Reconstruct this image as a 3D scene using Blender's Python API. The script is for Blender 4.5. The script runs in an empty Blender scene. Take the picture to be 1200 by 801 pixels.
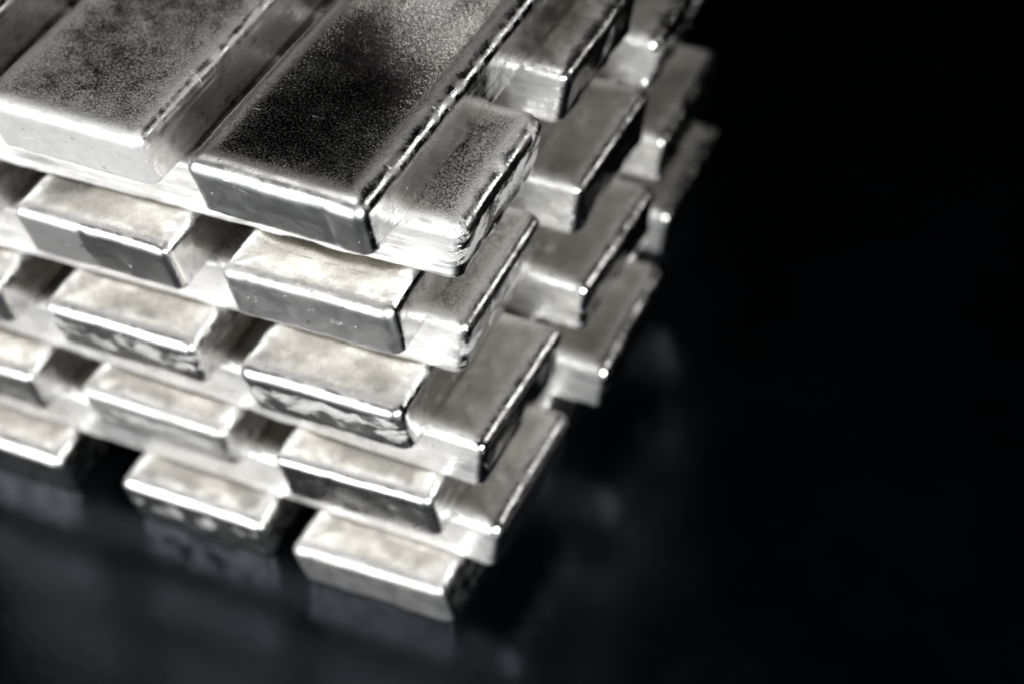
import bpy, bmesh, math
import numpy as np
from mathutils import Matrix, Vector

S = 0.1                      # one bar width is 10 cm
H, PA, PB, YO, XR = 0.3752, 1.3558, 1.3809, 0.2161, 0.246   # in bar widths
L = 4.2
sc = bpy.context.scene
col = sc.collection

# ------------------------------------------------------------------ camera
cam_d = bpy.data.cameras.new('camera')
cam = bpy.data.objects.new('camera', cam_d)
col.objects.link(cam)
R = ((0.90362, -0.25227, 0.34617), (0.42231, 0.65976, -0.62159), (-0.07158, 0.70787, 0.7027))
M = Matrix(R).to_4x4()
M.translation = Vector((4.0982, -6.1741, 9.5599)) * S
cam.matrix_world = M
cam_d.sensor_width = 36
cam_d.lens = 70.12
cam_d.clip_start = 0.02
cam_d.clip_end = 50
cam_d.dof.use_dof = True
cam_d.dof.focus_distance = 10.05 * S
cam_d.dof.aperture_fstop = 3.2
sc.camera = cam

# ------------------------------------------------------------------ world, exposure
w = bpy.data.worlds.new('World')
sc.world = w
w.use_nodes = True
w.node_tree.nodes['Background'].inputs[0].default_value = (0.0, 0.0, 0.0, 1)
w.node_tree.nodes['Background'].inputs[1].default_value = 0.0
sc.view_settings.view_transform = 'Standard'
sc.view_settings.look = 'None'
sc.view_settings.exposure = 0.0
sc.view_settings.gamma = 1.0
sc.cycles.max_bounces = 14
sc.cycles.glossy_bounces = 12
sc.cycles.sample_clamp_indirect = 12.0
sc.cycles.sample_clamp_direct = 0.0


# ------------------------------------------------------------------ studio lamps and added fills
def area(name, loc, tgt, sx, sy, watts, colr=(1, 1, 1)):
    d = bpy.data.lights.new(name, 'AREA')
    d.shape = 'RECTANGLE'
    d.size, d.size_y = sx * S, sy * S
    d.energy = watts
    d.color = colr
    o = bpy.data.objects.new(name, d)
    col.objects.link(o)
    loc, tgt = Vector(loc) * S, Vector(tgt) * S
    o.location = loc
    o.rotation_euler = (tgt - loc).to_track_quat('-Z', 'Y').to_euler()
    return o


fs = area('front_softbox', (-6.2, -10.2, 4.6), (-1.6, 0.3, 1.6), 8.5, 6.4, 6.6, (0.985, 0.99, 1.0))
fs.data.spread = math.radians(115)          # the softbox has a grid
area('back_spot', (-4.5, 8.25, 8.6), (-0.4, 1.4, 3.4), 0.26, 0.6, 0.09, (1.0, 0.98, 0.95))

area('right_fill', (8.5, -6.5, 6.0), (0.6, 1.2, 1.8), 4.0, 4.0, 3.2, (0.97, 0.985, 1.0)).data.spread = math.radians(70)  # fill light added to brighten the fronts of the rear crosswise bars
area('right_strip', (9.5, 8.8, 7.0), (0.5, 1.5, 1.8), 2.2, 4.0, 1.1, (1.0, 0.985, 0.97))
area('overhead_fill', (-2.5, 1.0, 14.0), (-0.5, 1.0, 2.0), 6.0, 6.0, 3.2, (0.99, 0.99, 1.0))  # added fill from above, lifts the tops of the bars


# ------------------------------------------------------------------ noise on arrays
def _hash(ix, iy, iz, seed):
    h = (ix.astype(np.uint64) * np.uint64(73856093)) ^ (iy.astype(np.uint64) * np.uint64(19349663)) \
        ^ (iz.astype(np.uint64) * np.uint64(83492791)) ^ np.uint64(seed * 2654435761 % (1 << 32))
    h &= np.uint64(0xffffffff)
    h = (h ^ (h >> np.uint64(15))) * np.uint64(0x2c1b3c6d) & np.uint64(0xffffffff)
    h = (h ^ (h >> np.uint64(12))) * np.uint64(0x297a2d39) & np.uint64(0xffffffff)
    h ^= h >> np.uint64(15)
    return h.astype(np.float64) / 4294967295.0 * 2 - 1


def noise(P, seed):
    P = P + 1000.0
    i = np.floor(P).astype(np.int64)
    f = P - i
    f = f * f * (3 - 2 * f)
    out = 0
    for a in (0, 1):
        for b in (0, 1):
            for c in (0, 1):
                wgt = (f[:, 0] if a else 1 - f[:, 0]) * (f[:, 1] if b else 1 - f[:, 1]) * (f[:, 2] if c else 1 - f[:, 2])
                out = out + wgt * _hash(i[:, 0] + a, i[:, 1] + b, i[:, 2] + c, seed)
    return out


def fbm(P, seed, oct=3):
    o = 0
    for k in range(oct):
        o = o + noise(P * (2 ** k), seed + 17 * k) * 0.5 ** k
    return o


# ------------------------------------------------------------------ the bar mesh
def sstep(a, b, x):
    t = np.clip((x - a) / (b - a), 0, 1)
    return t * t * (3 - 2 * t)


def bar_mesh(seed, roll=1.0, rs=0.085, dish=0.012, seam=None, seam_step=0.0, lip=0.02, face_tilt=0.0, wob=0.006):
    """A cast bar: long axis Y, width X, base at z = 0, rounded shoulders, dished top, ragged foot."""
    hx, hy = 0.5, L / 2
    rg = np.random.RandomState(seed)
    draft = 0.0
    side_in, end_out = -0.020 + 0.018 * rg.rand(), 0.052 + 0.02 * rg.rand()   # walls lean out a little
    prof = []                          # (inset, z)
    for t in (0.5, 0.3, 0.15, 0.04):   # underside
        prof.append((0.02 + t * 0.9, 0.0, 0))
    prof += [(0.030, 0.0, 0), (0.010, 0.004, 0)]
    zs = np.linspace(0.014, H - rs, 13)
    for z in zs:
        prof.append((draft * (z / (H - rs)), z, 1))
    for k in range(1, 9):
        a = k / 8 * math.pi / 2
        prof.append((draft + rs * (1 - math.cos(a)), H - rs + rs * math.sin(a), 2))
    for t in (0.02, 0.045, 0.075, 0.11, 0.15, 0.19, 0.23, 0.27, 0.32, 0.38, 0.457):
        prof.append((draft + rs + t, H, 3))
    ns, nl, nc = 36, 130, 6
    r0 = 0.045 + 0.03 * rg.rand()

    def ring(d):
        r = max(r0 - d * 0.6, 0.0)
        ax, ay = max(hx - d, 0.0), hy - d
        r = min(r, ax)
        pts = []
        ts = np.linspace(-1, 1, ns)
        tl = np.linspace(-1, 1, nl)
        # dense toward the ends of the long sides
        tl = np.sign(tl) * (1 - (1 - np.abs(tl)) ** 1.25)
        def arc(cx, cy, a0):
            return [(cx + r * math.cos(a0 + (k + 1) / (nc + 1) * math.pi / 2),
                     cy + r * math.sin(a0 + (k + 1) / (nc + 1) * math.pi / 2)) for k in range(nc)]
        for t in ts:
            pts.append((t * (ax - r), -ay))
        pts += arc(ax - r, -ay + r, -math.pi / 2)
        for t in tl:
            pts.append((ax, t * (ay - r)))
        pts += arc(ax - r, ay - r, 0)
        for t in ts[::-1]:
            pts.append((t * (ax - r), ay))
        pts += arc(-ax + r, ay - r, math.pi / 2)
        for t in tl[::-1]:
            pts.append((-ax, t * (ay - r)))
        pts += arc(-ax + r, -ay + r, math.pi)
        return pts

    V, kind = [], []
    for d, z, k in prof:
        for x, y in ring(d):
            V.append((x, y, z))
            kind.append((d, k))
    V = np.array(V)
    kind = np.array(kind)
    n = len(V) // len(prof)
    m = len(prof)
    inset, kk = kind[:, 0], kind[:, 1]
    z0 = V[:, 2].copy()
    V0 = V.copy()
    # outward direction in plan
    out = np.zeros_like(V)
    ex = np.abs(V[:, 0]) - (hx - inset)
    ey = np.abs(V[:, 1]) - (hy - inset)
    isx = np.exp(ex * 40)
    isy = np.exp(ey * 40)
    out[:, 0] = np.sign(V[:, 0]) * isx
    out[:, 1] = np.sign(V[:, 1]) * isy
    out /= np.maximum(np.linalg.norm(out, axis=1)[:, None], 1e-6)
    upw = sstep(H - rs, H, z0)
    tz = np.clip(z0 / (H - rs), 0, 1)
    V[:, 0] *= 1 - 2 * side_in * tz
    V[:, 1] *= 1 + end_out * tz / hy
    # slow waviness of the walls
    wv = fbm(V * np.array([1.6, 1.6, 2.0]), seed, 3) * wob
    wall = sstep(0.03, 0.12, z0)
    V += out * (wv * (1 - upw) * (0.4 + 0.6 * wall))[:, None]
    # ragged foot left by the pour: only the lowest rings, swelling outwards
    foot = 1 - sstep(0.01, 0.075, z0)
    ft = np.clip(fbm(V * np.array([5.0, 5.0, 0.0]) + 7, seed + 3, 4) * 1.3 + 0.1, 0, 1.5)
    rim = (kk >= 1) | (inset < 0.02)
    lip = lip * 0.4
    V += out * (foot * ft * lip * rim)[:, None]
    V[:, 2] += np.where((kk == 1) & (z0 < 0.09), 0.35 * foot * ft * lip, 0)
    # small nicks and ripples of walls and shoulders
    nick = fbm(V * np.array([7.0, 7.0, 5.0]), seed + 41, 3)
    V += out * (nick * 0.0035 * (kk >= 1) * (kk <= 2))[:, None]
    V[:, 2] += nick * 0.0022 * (kk == 2)
    # horizontal casting step just below the shoulder
    stp = np.exp(-((z0 - (H - rs - 0.012 + 0.01 * noise(V * 1.3, seed + 9))) / 0.010) ** 2)
    V -= out * (stp * 0.0045 * (kk == 1) * sstep(-0.5, 0.3, noise(V * 1.1, seed + 31)))[:, None]
    # dished, slowly rolling top
    tin = np.clip((inset - draft - rs * 0.55) / 0.22, 0, 1)
    V[:, 2] -= np.where(kk >= 2, sstep(0, 1, tin) * dish, 0)
    V[:, 2] += np.where(kk >= 2, fbm(V * np.array([1.7, 1.3, 0]), seed + 5, 3) * 0.007 * roll * sstep(0.02, 0.25, inset - draft) - 0.002 * upw, 0)
    # narrow raised bead round the top, a little uneven
    bead = np.exp(-((inset - draft - rs) / 0.03) ** 2) * (kk >= 2)
    V[:, 2] += bead * 0.0025 * noise(V * np.array([3.0, 3.0, 0]), seed + 6) - 0.002 * bead
    # a vertical seam across the front end
    fr = sstep(-0.5 * L + 0.30, -0.5 * L + 0.02, V[:, 1] * -1 * -1) if False else (V[:, 1] < -hy + 0.16) * (kk >= 1) * (kk <= 2)
    if seam is not None:
        for sx_, stepd in (seam if isinstance(seam, (list, tuple)) else [(seam, seam_step)]):
            sxx = sx_ + 0.012 * noise(V * np.array([0, 0, 9.0]), seed + 8)
            dx = V[:, 0] - sxx
            V[:, 1] += fr * np.exp(-(dx / 0.010) ** 2) * 0.008 * (1 - upw)
            V[:, 1] += fr * stepd * sstep(-0.012, 0.012, dx) * (1 - upw)
    V[:, 1] += fr * face_tilt * (V[:, 0]) * (1 - upw)
    # faces
    F = []
    for j in range(m - 1):
        a, b = j * n, (j + 1) * n
        for i in range(n):
            i2 = (i + 1) % n
            F.append((a + i, a + i2, b + i2, b + i))
    me = bpy.data.meshes.new('silver_bar')
    me.from_pydata([tuple(v * S) for v in V], [], F)
    # zone weights for the material
    top = sstep(draft + rs * 0.25, draft + rs + 0.07, inset) * (kk >= 2)
    endw = sstep(-0.05, -0.02, np.abs(V0[:, 1]) - (hy - inset)) * (kk <= 2)
    edge = np.exp(-np.clip(inset - draft - rs, 0, 1) / 0.09) * (kk >= 2) * sstep(H - rs, H - rs * 0.4, z0)
    for nm, arr in (('edge', edge), ('top', top), ('end', endw * (1 - top))):
        at = me.attributes.new(nm, 'FLOAT', 'POINT')
        at.data.foreach_set('value', np.asarray(arr, dtype=np.float32))
    bm = bmesh.new()
    bm.from_mesh(me)
    bmesh.ops.remove_doubles(bm, verts=bm.verts, dist=1e-6)
    bm.to_mesh(me)
    bm.free()
    me.shade_smooth()
    return me


# ------------------------------------------------------------------ materials
class NT:
    def __init__(s, name):
        s.m = bpy.data.materials.new(name)
        s.m.use_nodes = True
        s.t = s.m.node_tree
        s.b = s.t.nodes['Principled BSDF']

    def n(s, ty, **kw):
        x = s.t.nodes.new(ty)
        for k, v in kw.items():
            setattr(x, k, v)
        return x

    def put(s, sock, v):
        if isinstance(v, bpy.types.NodeSocket):
            s.t.links.new(v, sock)
        else:
            sock.default_value = v

    def math(s, op, a, b=0.0, c=0.0, clamp=False):
        x = s.n('ShaderNodeMath', operation=op, use_clamp=clamp)
        s.put(x.inputs[0], a); s.put(x.inputs[1], b); s.put(x.inputs[2], c)
        return x.outputs[0]

    def rng(s, v, a, b, c, d, mode='SMOOTHSTEP'):
        x = s.n('ShaderNodeMapRange', interpolation_type=mode, clamp=True)if mode != 'LINEAR' else s.n('ShaderNodeMapRange', clamp=True)
        for i, q in enumerate((v, a, b, c, d)):
            s.put(x.inputs[i], q)
        return x.outputs[0]

    def noise(s, vec, scale, detail=4, rough=0.55, dist=0.0):
        x = s.n('ShaderNodeTexNoise')
        s.put(x.inputs['Vector'], vec)
        x.inputs['Scale'].default_value = scale
        x.inputs['Detail'].default_value = detail
        x.inputs['Roughness'].default_value = rough
        x.inputs['Distortion'].default_value = dist
        return x.outputs['Fac']

    def mix(s, f, a, b):
        x = s.n('ShaderNodeMix', data_type='FLOAT')
        s.put(x.inputs[0], f); s.put(x.inputs[2], a); s.put(x.inputs[3], b)
        return x.outputs[0]

    def mixc(s, f, a, b):
        x = s.n('ShaderNodeMix', data_type='RGBA')
        s.put(x.inputs[0], f); s.put(x.inputs[6], a); s.put(x.inputs[7], b)
        return x.outputs[2]


def silver(seed, top_r=0.16, top_frost=0.15, top_cloud=0.3, end_r=0.12, end_patch=0.0, side_r=0.22,
           side_patch=0.1, tint=(0.93, 0.922, 0.905), speck=0.0, clump=0.24, dark_c=0.05, end_ox=0.0, side_ox=0.0, top_ox=0.0, sh_r=0.0, frost_r=0.62, glint=0.35, fibre=0.0, blot=None, pale=None):
    q = NT('cast_silver')
    tc = q.n('ShaderNodeTexCoord')
    mp = q.n('ShaderNodeVectorMath', operation='MULTIPLY_ADD')
    q.put(mp.inputs[0], tc.outputs['Object'])
    mp.inputs[1].default_value = (1 / S,) * 3
    mp.inputs[2].default_value = (seed * 7.31, seed * 3.17, seed * 1.93)
    P = mp.outputs[0]
    raw = q.n('ShaderNodeVectorMath', operation='SCALE')
    q.put(raw.inputs[0], tc.outputs['Object'])
    raw.inputs['Scale'].default_value = 1 / S
    sep = q.n('ShaderNodeSeparateXYZ')
    q.put(sep.inputs[0], raw.outputs[0])
    X, Y, Z = sep.outputs
    top0 = q.n('ShaderNodeAttribute', attribute_name='top').outputs['Fac']
    edge = q.n('ShaderNodeAttribute', attribute_name='edge').outputs['Fac']
    end = q.n('ShaderNodeAttribute', attribute_name='end').outputs['Fac']
    # fine crystalline speckle x broad clouds = frost on the top face
    fine = q.noise(P, 88, 4, 0.7)
    mid = q.noise(P, 9.0, 5, 0.65)
    big = q.noise(P, 1.9, 4, 0.6)
    amp = q.math('MULTIPLY', q.math('MULTIPLY', top0, q.math('SUBTRACT', 1.0, top0)), 4.0)
    top = q.math('ADD', top0, q.math('MULTIPLY', amp, q.math('ADD', q.math('MULTIPLY', q.math('SUBTRACT', fine, 0.5), 1.3), q.math('MULTIPLY', q.math('SUBTRACT', mid, 0.5), 1.2))), clamp=True)
    fr_a = q.math('ADD', q.math('MULTIPLY', fine, 1.0), q.math('MULTIPLY', mid, 0.6))
    fr_a = q.math('ADD', fr_a, q.math('MULTIPLY', big, 0.5))          # mean about 1.05
    thr = 1.05 + (0.5 - top_frost) * 0.42
    frost = q.rng(fr_a, thr - 0.10, thr + 0.16, 0, 1)
    cloud = q.rng(big, 0.38, 0.68, 0, 1)
    trough = q.mix(cloud, top_r, min(1, top_r + top_cloud))
    topr = q.mix(frost, trough, frost_r)
    if fibre:
        vo = q.n('ShaderNodeTexVoronoi', feature='DISTANCE_TO_EDGE')
        dv = q.n('ShaderNodeVectorMath', operation='ADD')
        nz = q.n('ShaderNodeTexNoise'); q.put(nz.inputs['Vector'], P); nz.inputs['Scale'].default_value = 14
        sc_ = q.n('ShaderNodeVectorMath', operation='SCALE'); q.put(sc_.inputs[0], nz.outputs['Color']); sc_.inputs['Scale'].default_value = 0.10
        q.put(dv.inputs[0], P); q.put(dv.inputs[1], sc_.outputs[0])
        q.put(vo.inputs['Vector'], dv.outputs[0]); vo.inputs['Scale'].default_value = 19
        fb = q.rng(vo.outputs['Distance'], 0.02, 0.11, 1, 0)
        fb = q.math('MULTIPLY', fb, q.rng(mid, 0.40, 0.62, 0, fibre))
        topr = q.mix(fb, topr, 0.72)
    # walls: long drawn streaks
    st = q.n('ShaderNodeMapping'); q.put(st.inputs['Vector'], P)
    st.inputs['Scale'].default_value = (14, 0.9, 22)
    streak = q.noise(st.outputs[0], 2.0, 4, 0.6)
    sider = q.mix(q.rng(streak, 0.35, 0.7, 0, 1), side_r * 0.7, side_r * 1.5)
    # splashed, lumpy pale patches on walls and ends
    st2 = q.n('ShaderNodeMapping'); q.put(st2.inputs['Vector'], P)
    st2.inputs['Scale'].default_value = (1, 0.55, 1.5)
    pn = q.noise(st2.outputs[0], 5.0, 7, 0.68, 0.25)
    pn = q.math('ADD', pn, q.math('MULTIPLY', q.math('SUBTRACT', fine, 0.5), 0.16))
    zb = q.rng(q.math('ABSOLUTE', q.math('SUBTRACT', Z, 0.19)), 0.02, 0.14, 0.05, -0.10)
    pn = q.math('ADD', pn, zb)
    def patch(amount):
        t = 0.80 - 0.46 * amount
        return q.rng(pn, t - 0.06, t + 0.08, 0, 1)
    pe, ps = patch(end_patch), patch(side_patch)
    endr = q.mix(q.rng(mid, 0.35, 0.7, 0, 1), end_r * 0.9, min(1, end_r * 1.12))
    if pale:
        x0, x1, pr = pale
        pm = q.math('MULTIPLY', q.rng(q.math('ADD', X, q.math('ADD', q.math('MULTIPLY', mid, 0.16), -0.06)), x0, x0 + 0.015, 0, 1),
                    q.rng(q.math('ADD', X, q.math('ADD', q.math('MULTIPLY', pn, 0.22), -0.09)), x1, x1 + 0.015, 1, 0))
        endr = q.mix(pm, endr, pr)
    endr = q.mix(pe, endr, q.rng(fine, 0.35, 0.65, 0.45, 0.75))
    sider = q.mix(ps, sider, 0.6)
    sider = q.math('ADD', sider, q.rng(mid, 0.4, 0.65, -0.08, 0.12))
    wallr = q.mix(end, sider, endr)
    rough = q.mix(top, wallr, topr)
    rough = q.math('ADD', rough, q.math('MULTIPLY', edge, q.rng(mid, 0.42, 0.66, 0.0, 0.22)))
    if sh_r:
        rough = q.mix(q.rng(q.math('MULTIPLY', top, q.math('SUBTRACT', 1.0, top)), 0.0, 0.16, 0, 0.9), rough, sh_r)
    if blot:
        bx, by, br = blot
        ds = q.math('SQRT', q.math('ADD', q.math('POWER', q.math('SUBTRACT', X, bx), 2.0), q.math('POWER', q.math('SUBTRACT', Y, by), 2.0)))
        ds = q.math('ADD', ds, q.math('MULTIPLY', q.math('SUBTRACT', mid, 0.5), 0.45))
        bl = q.math('MULTIPLY', q.rng(ds, br * 0.3, br, 0.85, 0), top)
        bl = q.math('MULTIPLY', bl, q.rng(fine, 0.35, 0.6, 0.55, 1))
    else:
        bl = 0.0
    q.put(q.b.inputs['Roughness'], q.math('MAXIMUM', rough, 0.05))
    # colour: bright silver, greyer where tarnished between the crystals
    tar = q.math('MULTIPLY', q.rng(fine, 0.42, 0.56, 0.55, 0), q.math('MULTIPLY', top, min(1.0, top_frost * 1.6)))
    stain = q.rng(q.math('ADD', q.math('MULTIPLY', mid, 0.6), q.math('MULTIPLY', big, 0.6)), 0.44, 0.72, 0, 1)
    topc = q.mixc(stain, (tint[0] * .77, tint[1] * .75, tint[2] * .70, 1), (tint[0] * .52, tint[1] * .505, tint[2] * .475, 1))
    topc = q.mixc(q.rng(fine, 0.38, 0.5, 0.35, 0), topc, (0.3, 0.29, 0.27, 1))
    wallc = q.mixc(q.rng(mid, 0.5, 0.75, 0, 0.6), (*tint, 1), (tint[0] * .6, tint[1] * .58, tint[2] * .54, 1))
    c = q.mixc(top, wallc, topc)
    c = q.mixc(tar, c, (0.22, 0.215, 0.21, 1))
    spk = None
    if speck:
        # black tarnish showing between pale crystals, in clumps
        sv = q.math('ADD', q.math('MULTIPLY', fine, 1.0), q.math('ADD', q.math('MULTIPLY', mid, clump), q.math('MULTIPLY', big, clump * 0.6)))
        sv = q.math('ADD', sv, q.math('MULTIPLY', q.math('SUBTRACT', edge, 0.25), 0.16))
        sv = q.math('ADD', sv, q.math('MULTIPLY', q.math('SUBTRACT', big, 0.5), 0.05))
        cc = 0.50 + clump * 0.8 + (0.5 - speck) * 0.42
        spk = q.rng(sv, cc - 0.15, cc + 0.19, 0, 1)
        if fibre:
            spk = q.math('MAXIMUM', spk, fb)
        ss = q.math('MULTIPLY', top, q.math('SUBTRACT', 1.0, spk))
        c = q.mixc(ss, c, (dark_c, dark_c, dark_c * 1.02, 1))
    pit = q.math('MULTIPLY', q.rng(q.noise(P, 23, 2, 0.5), 0.70, 0.76, 0, 0.6), q.math('SUBTRACT', 1.0, top))
    c = q.mixc(pit, c, (0.16, 0.15, 0.14, 1))
    if blot:
        c = q.mixc(bl, c, (0.10, 0.098, 0.095, 1))
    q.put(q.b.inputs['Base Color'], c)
    ox = q.mix(end, q.math('MAXIMUM', q.math('MULTIPLY', ps, 0.45), side_ox), q.math('MAXIMUM', q.math('MULTIPLY', pe, 0.4), end_ox))
    ox = q.mix(top, ox, q.math('MULTIPLY', spk if spk else frost, top_ox))
    q.put(q.b.inputs['Metallic'], q.math('SUBTRACT', 1.0, ox))
    # relief
    hgt = q.math('MULTIPLY', fine, q.mix(top, 0.05, glint * (0.25 + top_frost)))
    hgt = q.math('ADD', hgt, q.math('MULTIPLY', q.noise(P, 80, 2, 0.6), q.mix(top, 0.03, glint * (0.15 + top_frost) * 0.6)))
    hgt = q.math('ADD', hgt, q.math('MULTIPLY', mid, q.mix(top, 0.16, 0.06)))
    hgt = q.math('ADD', hgt, q.math('MULTIPLY', q.math('MULTIPLY', streak, 0.15), q.math('SUBTRACT', 1.0, q.math('MAXIMUM', top, end))))
    pt = q.mix(end, ps, pe)
    pt = q.math('MULTIPLY', pt, q.math('SUBTRACT', 1.0, top))
    hgt = q.math('ADD', hgt, q.math('MULTIPLY', pt, q.math('ADD', 0.25, q.math('MULTIPLY', fine, 0.5))))
    rs_ = q.n('ShaderNodeMapping'); q.put(rs_.inputs['Vector'], P)
    rs_.inputs['Rotation'].default_value = (0, 0, 0.5 + seed * 1.7)
    rs_.inputs['Scale'].default_value = (1.3, 46, 3)
    scr = q.math('MULTIPLY', q.rng(q.noise(rs_.outputs[0], 1.0, 2, 0.5), 0.70, 0.74, 0, 1), q.rng(mid, 0.45, 0.6, 0, 1))
    hgt = q.math('SUBTRACT', hgt, q.math('MULTIPLY', scr, 0.35))
    sn = q.math('ADD', q.math('MULTIPLY', q.noise(P, 34, 5, 0.7), 0.55), q.math('MULTIPLY', q.noise(P, 5, 3, 0.6), 0.9))
    hgt = q.math('ADD', hgt, q.math('MULTIPLY', q.math('MULTIPLY', sn, edge), 0.28))
    # sparse droplets
    vd = q.n('ShaderNodeTexVoronoi'); q.put(vd.inputs['Vector'], P); vd.inputs['Scale'].default_value = 17
    vd.inputs['Randomness'].default_value = 1.0
    drop = q.math('MULTIPLY', q.rng(vd.outputs['Distance'], 0.12, 0.22, 1, 0), q.rng(mid, 0.56, 0.61, 0, 1))
    hgt = q.math('ADD', hgt, q.math('MULTIPLY', drop, q.mix(top, 0.35, 0.05)))
    bp = q.n('ShaderNodeBump')
    bp.inputs['Strength'].default_value = 1.0
    bp.inputs['Distance'].default_value = 0.010 * S
    q.put(bp.inputs['Height'], hgt)
    q.put(q.b.inputs['Normal'], bp.outputs[0])
    return q.m


def table_material():
    q = NT('dark_tabletop')
    tc = q.n('ShaderNodeTexCoord').outputs['Object']
    a = q.noise(tc, 9, 5, 0.6)
    b = q.noise(tc, 160, 3, 0.6)
    c = q.mixc(q.rng(a, 0.35, 0.7, 0, 1), (0.0003, 0.0005, 0.0008, 1), (0.0007, 0.0010, 0.0016, 1))
    q.put(q.b.inputs['Base Color'], c)
    q.put(q.b.inputs['Roughness'], q.math('ADD', q.rng(a, 0.3, 0.7, 0.15, 0.27), q.math('MULTIPLY', b, 0.05)))
    q.b.inputs['Specular IOR Level'].default_value = 0.20
    q.b.inputs['Specular Tint'].default_value = (0.74, 0.85, 1.0, 1)
    bp = q.n('ShaderNodeBump')
    bp.inputs['Strength'].default_value = 0.35
    bp.inputs['Distance'].default_value = 0.0006
    q.put(bp.inputs['Height'], q.math('ADD', b, q.math('MULTIPLY', a, 2.0)))
    q.put(q.b.inputs['Normal'], bp.outputs[0])
    return q.m


# ------------------------------------------------------------------ the tabletop
def tabletop():
    bm = bmesh.new()
    bmesh.ops.create_cube(bm, size=1.0)
    bmesh.ops.scale(bm, vec=(5.0, 5.0, 0.04), verts=bm.verts)
    bmesh.ops.translate(bm, vec=(0, 0, -0.02), verts=bm.verts)
    bmesh.ops.bevel(bm, geom=list(bm.edges), offset=0.004, segments=3, affect='EDGES')
    me = bpy.data.meshes.new('tabletop')
    bm.to_mesh(me); bm.free()
    o = bpy.data.objects.new('tabletop', me)
    me.materials.append(table_material())
    o['kind'] = 'structure'
    col.objects.link(o)


tabletop()

# ------------------------------------------------------------------ the stack
GROUP = 'cast silver bars stacked crosswise in nine layers'
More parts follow.
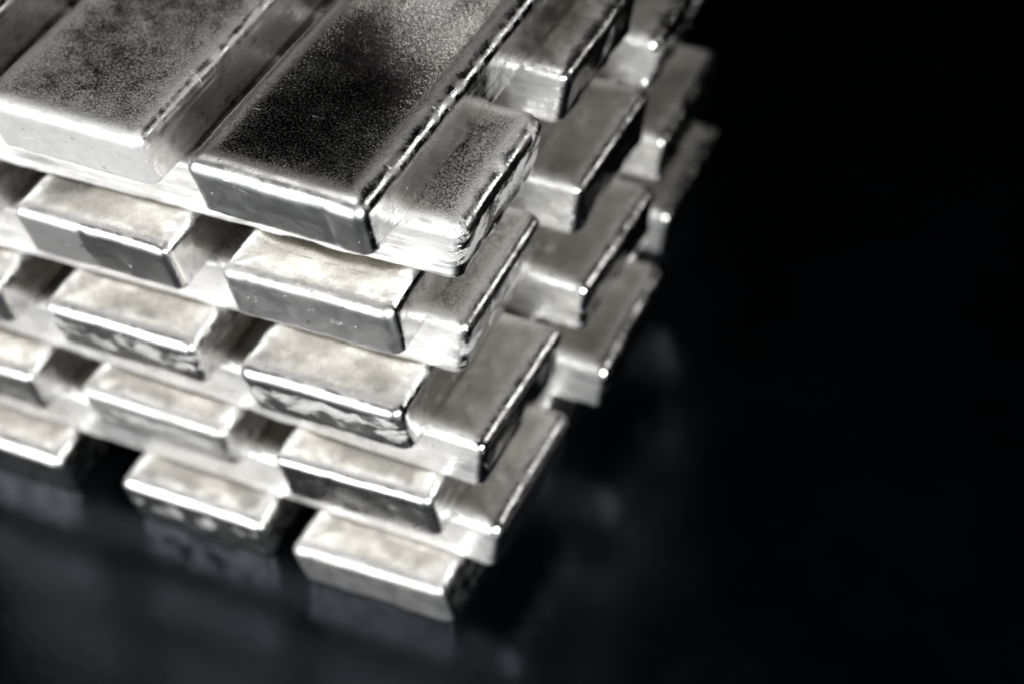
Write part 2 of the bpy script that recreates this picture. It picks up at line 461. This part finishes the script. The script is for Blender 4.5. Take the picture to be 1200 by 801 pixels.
# (layer from the top, direction, index): (dx, dy, yaw in degrees, mesh options, material options, label)
# A bars point their ends to the front, index 2 is the right one; B bars point their ends to the right, index 0 is the front one
dark = dict(top_r=0.085, top_frost=0.3, top_cloud=0.02, glint=.08, frost_r=.15, top_ox=.42, sh_r=.4, speck=.34, clump=.2, dark_c=.07)
BARS = {
 (1, 'A', 0): (-.026, 0, -.13, {}, dict(dark, side_r=.3, side_patch=.3),
   'silver bar in the top left corner, only its speckled top and dull side showing'),
 (1, 'A', 1): (0, -.013, -.83, dict(rs=.075, seam=[(-.40, .004)], dish=.006), dict(top_r=.42, top_frost=.68, top_cloud=.25, glint=.8, frost_r=.75, speck=.50, clump=.5, dark_c=.03, end_ox=.38, top_ox=.8, sh_r=.4, end_r=.55, end_patch=.2, side_r=.34, side_patch=.2),
   'grey frosted silver bar on the top layer with a bright white front end'),
 (1, 'A', 2): (-.045, -.096, -1.58, dict(rs=.085, seam=[(.30, -.004)], dish=.004, roll=.3), dict(dark, end_r=.37, end_patch=.06, side_r=.17, side_patch=.12),
   'black looking speckled silver bar on the top layer with a lamp glint on it'),
 (2, 'B', 0): (-.003, .037, .46, dict(lip=.035), dict(top_r=.24, top_frost=.46, top_cloud=.15, glint=.8, fibre=.9, speck=.46, dark_c=.03, top_ox=.75, side_ox=.25, side_r=.55, side_patch=.3, end_patch=.62, end_r=.15),
   'silver bar with black and white crystalline crust, sticking out just under the dark top bar'),
 (2, 'B', 1): (-.026, -.011, -.54, dict(dish=.018, lip=.03), dict(top_r=0.24, top_frost=.25, top_cloud=.2, side_ox=.25, side_r=.3, side_patch=.3, end_patch=.2, end_r=.15),
   'silver bar with streaked shiny top and black end, middle one in the second layer'),
 (2, 'B', 2): (0, 0, .4, {}, dict(top_r=0.29, top_frost=.3),
   'rearmost silver bar of the second layer, at the very top edge of the photo'),
 (3, 'A', 0): (.0, .0, .3, {}, dict(side_r=.3),
   'leftmost silver bar of the third layer, cut by the left edge of the photo'),
 (3, 'A', 1): (-.007, -.015, -.37, dict(seam=[(-.06, .006)], dish=.006, lip=.012), dict(top_r=.30, top_frost=.12, end_r=.32, side_r=.12, side_patch=.06, end_patch=.12, blot=(-.33, -1.86, .22), pale=(-.6, -.06, .48)),
   'cream topped silver bar with black corner smudge and end half pale, half dark'),
 (3, 'A', 2): (-.013, -.021, 1.11, dict(seam=[(-.36, .003)], dish=.026, lip=.012), dict(top_r=.19, top_frost=.1, top_cloud=.1, end_r=.44, side_r=.14, side_patch=.08, end_patch=.12),
   'cream topped silver bar with a dished top and smooth grey end below the dark bar'),
 (4, 'B', 0): (-.073, .08, .74, dict(dish=.018, lip=.02), dict(top_r=0.34, top_frost=.45, top_cloud=.25, glint=.7, speck=.6, dark_c=.12, top_ox=.6, side_ox=.25, side_r=.5, side_patch=.2, end_patch=.42, end_r=.14),
   'silver bar with grey speckled top and mirror streaked end, front one in the fourth layer'),
 (4, 'B', 1): (.049, -.07, -1.1, dict(lip=.04, dish=.02), dict(top_r=0.24, top_frost=.12, side_ox=.25, side_r=.3, side_patch=.4, end_patch=.2, end_r=.15),
   'smooth topped silver bar with bright highlights and black end, middle in the fourth layer'),
 (4, 'B', 2): (-.071, -.007, 0, dict(dish=.018, lip=.06), dict(top_r=0.34, top_frost=.3, side_ox=.25, side_r=.35, side_patch=.3, end_patch=.5),
   'silver bar with ragged crusted right edge, rear one in the fourth layer'),
 (5, 'A', 0): (-.019, .013, 0, {}, dict(end_r=.35),
   'silver bar at the left edge of the photo, in the fifth layer'),
 (5, 'A', 1): (-.025, .019, .55, dict(dish=.010), dict(top_r=.3, top_frost=.2, end_r=.32, end_patch=.52, side_r=.3),
   'silver bar whose dark end carries a lumpy pale splash, left in the fifth layer'),
 (5, 'A', 2): (-.053, -.03, .31, dict(seam=[(-.1, 0)], dish=.014), dict(top_r=.27, top_frost=.2, end_r=.32, end_patch=.56, side_r=.22),
   'silver bar with white flaky splash on its end, at the stack corner, fifth layer'),
 (6, 'B', 0): (.026, -.041, -1.32, dict(dish=.018, lip=.02), dict(top_r=0.26, top_frost=.2, side_ox=.25, side_r=.42, side_patch=.2, end_patch=.12, end_r=.15),
   'silver bar with smeared marks on its brownish top, front one in the sixth layer'),
 (6, 'B', 1): (.051, -.078, -1.69, dict(dish=.018, lip=.05), dict(top_r=0.34, top_frost=.2, side_ox=.25, side_r=.35, side_patch=.3, end_patch=.12),
   'silver bar with smooth grey top and black end, middle one in the sixth layer'),
 (6, 'B', 2): (-.032, -.028, .86, dict(dish=.018, lip=.07), dict(top_r=0.34, top_frost=.2, side_ox=.25, side_r=.35, side_patch=.3, end_patch=.12),
   'blurred silver bar with bumpy right edge, rear one in the sixth layer against the black'),
 (7, 'A', 0): (-.004, .026, 0, {}, dict(end_r=.35, end_patch=.3),
   'silver bar with bright end at the left edge of the photo, in the seventh layer'),
 (7, 'A', 1): (-.001, .061, -.21, dict(dish=.012), dict(top_r=.3, top_frost=.25, end_r=.4, end_patch=.5, side_r=.3, pale=(-.5, .3, .5)),
   'silver bar with pale blue grey end and dark end corner, in the seventh layer'),
 (7, 'A', 2): (.021, .022, 1.56, dict(seam=[(-.14, .002)], dish=.014), dict(top_r=.28, top_frost=.2, end_r=.30, end_patch=.12, side_r=.25),
   'silver bar with dark grey end split by a thin vertical seam, in the seventh layer'),
 (8, 'B', 0): (.035, -.006, -.32, dict(dish=.018, lip=.03), dict(top_r=0.24, top_frost=.2, side_ox=.25, side_r=.4, side_patch=.2, end_patch=.12, end_r=.2),
   'silver bar lying directly on the bottom layer at the front right corner'),
 (8, 'B', 1): (.108, .018, .83, dict(lip=.03, dish=.02), dict(top_r=0.29, top_frost=.25, side_ox=.25, side_r=.4, end_patch=.12),
   'silver bar with dark stained top and bright front corner, middle one in the eighth layer'),
 (8, 'B', 2): (-.064, .105, 1.34, dict(dish=.018, lip=.03), dict(top_r=0.34, top_frost=.2, side_ox=.25, side_r=.35, end_patch=.12),
   'dim narrow looking silver bar at the far right, rear one in the eighth layer'),
 (9, 'A', 0): (.002, .026, 0, dict(dish=.012), dict(top_r=.3, top_frost=.2, end_r=.3),
   'silver bar on the tabletop at the left edge of the photo, bottom layer'),
 (9, 'A', 1): (.127, .026, .07, dict(dish=.012), dict(top_r=.32, top_frost=.25, end_r=.33, end_patch=.42, side_r=.3),
   'silver bar on the tabletop with spotted dark end, middle one in the bottom layer'),
 (9, 'A', 2): (.041, -.016, 1.02, dict(dish=.012, seam=[(-.38, .003)]), dict(top_r=.3, top_frost=.22, end_r=.48, end_patch=.1, side_r=.25),
   'silver bar on the tabletop at the lowest corner, with a bright smooth end'),
}
for n_, ((lay, k, j), (dx, dy, yaw, mo, ma, label)) in enumerate(BARS.items()):
    mo.setdefault('rs', 0.060 + 0.028 * ((n_ * 7919) % 10) / 10)
    me = bar_mesh(11 + n_ * 5, **mo)
    me.materials.append(silver(n_ + 1, **ma))
    o = bpy.data.objects.new('silver_bar', me)
    y = math.radians(yaw)
    if k == 'A':
        cx, cy, lx, ly = (j - 2) * PA + dx + 0.022, dy, -0.5, L / 2
        rz = y
    else:
        cx, cy, lx, ly = XR + dx, YO + j * PB + dy, -L / 2, 0.5
        rz = y + math.pi / 2
    c_, s_ = math.cos(y), math.sin(y)
    o.location = ((cx + c_ * lx - s_ * ly) * S, (cy + s_ * lx + c_ * ly) * S, (9 - lay) * H * S)
    o.rotation_euler = (0, 0, rz)
    o['label'] = label
    o['category'] = 'metal bar'
    o['group'] = GROUP
    col.objects.link(o)
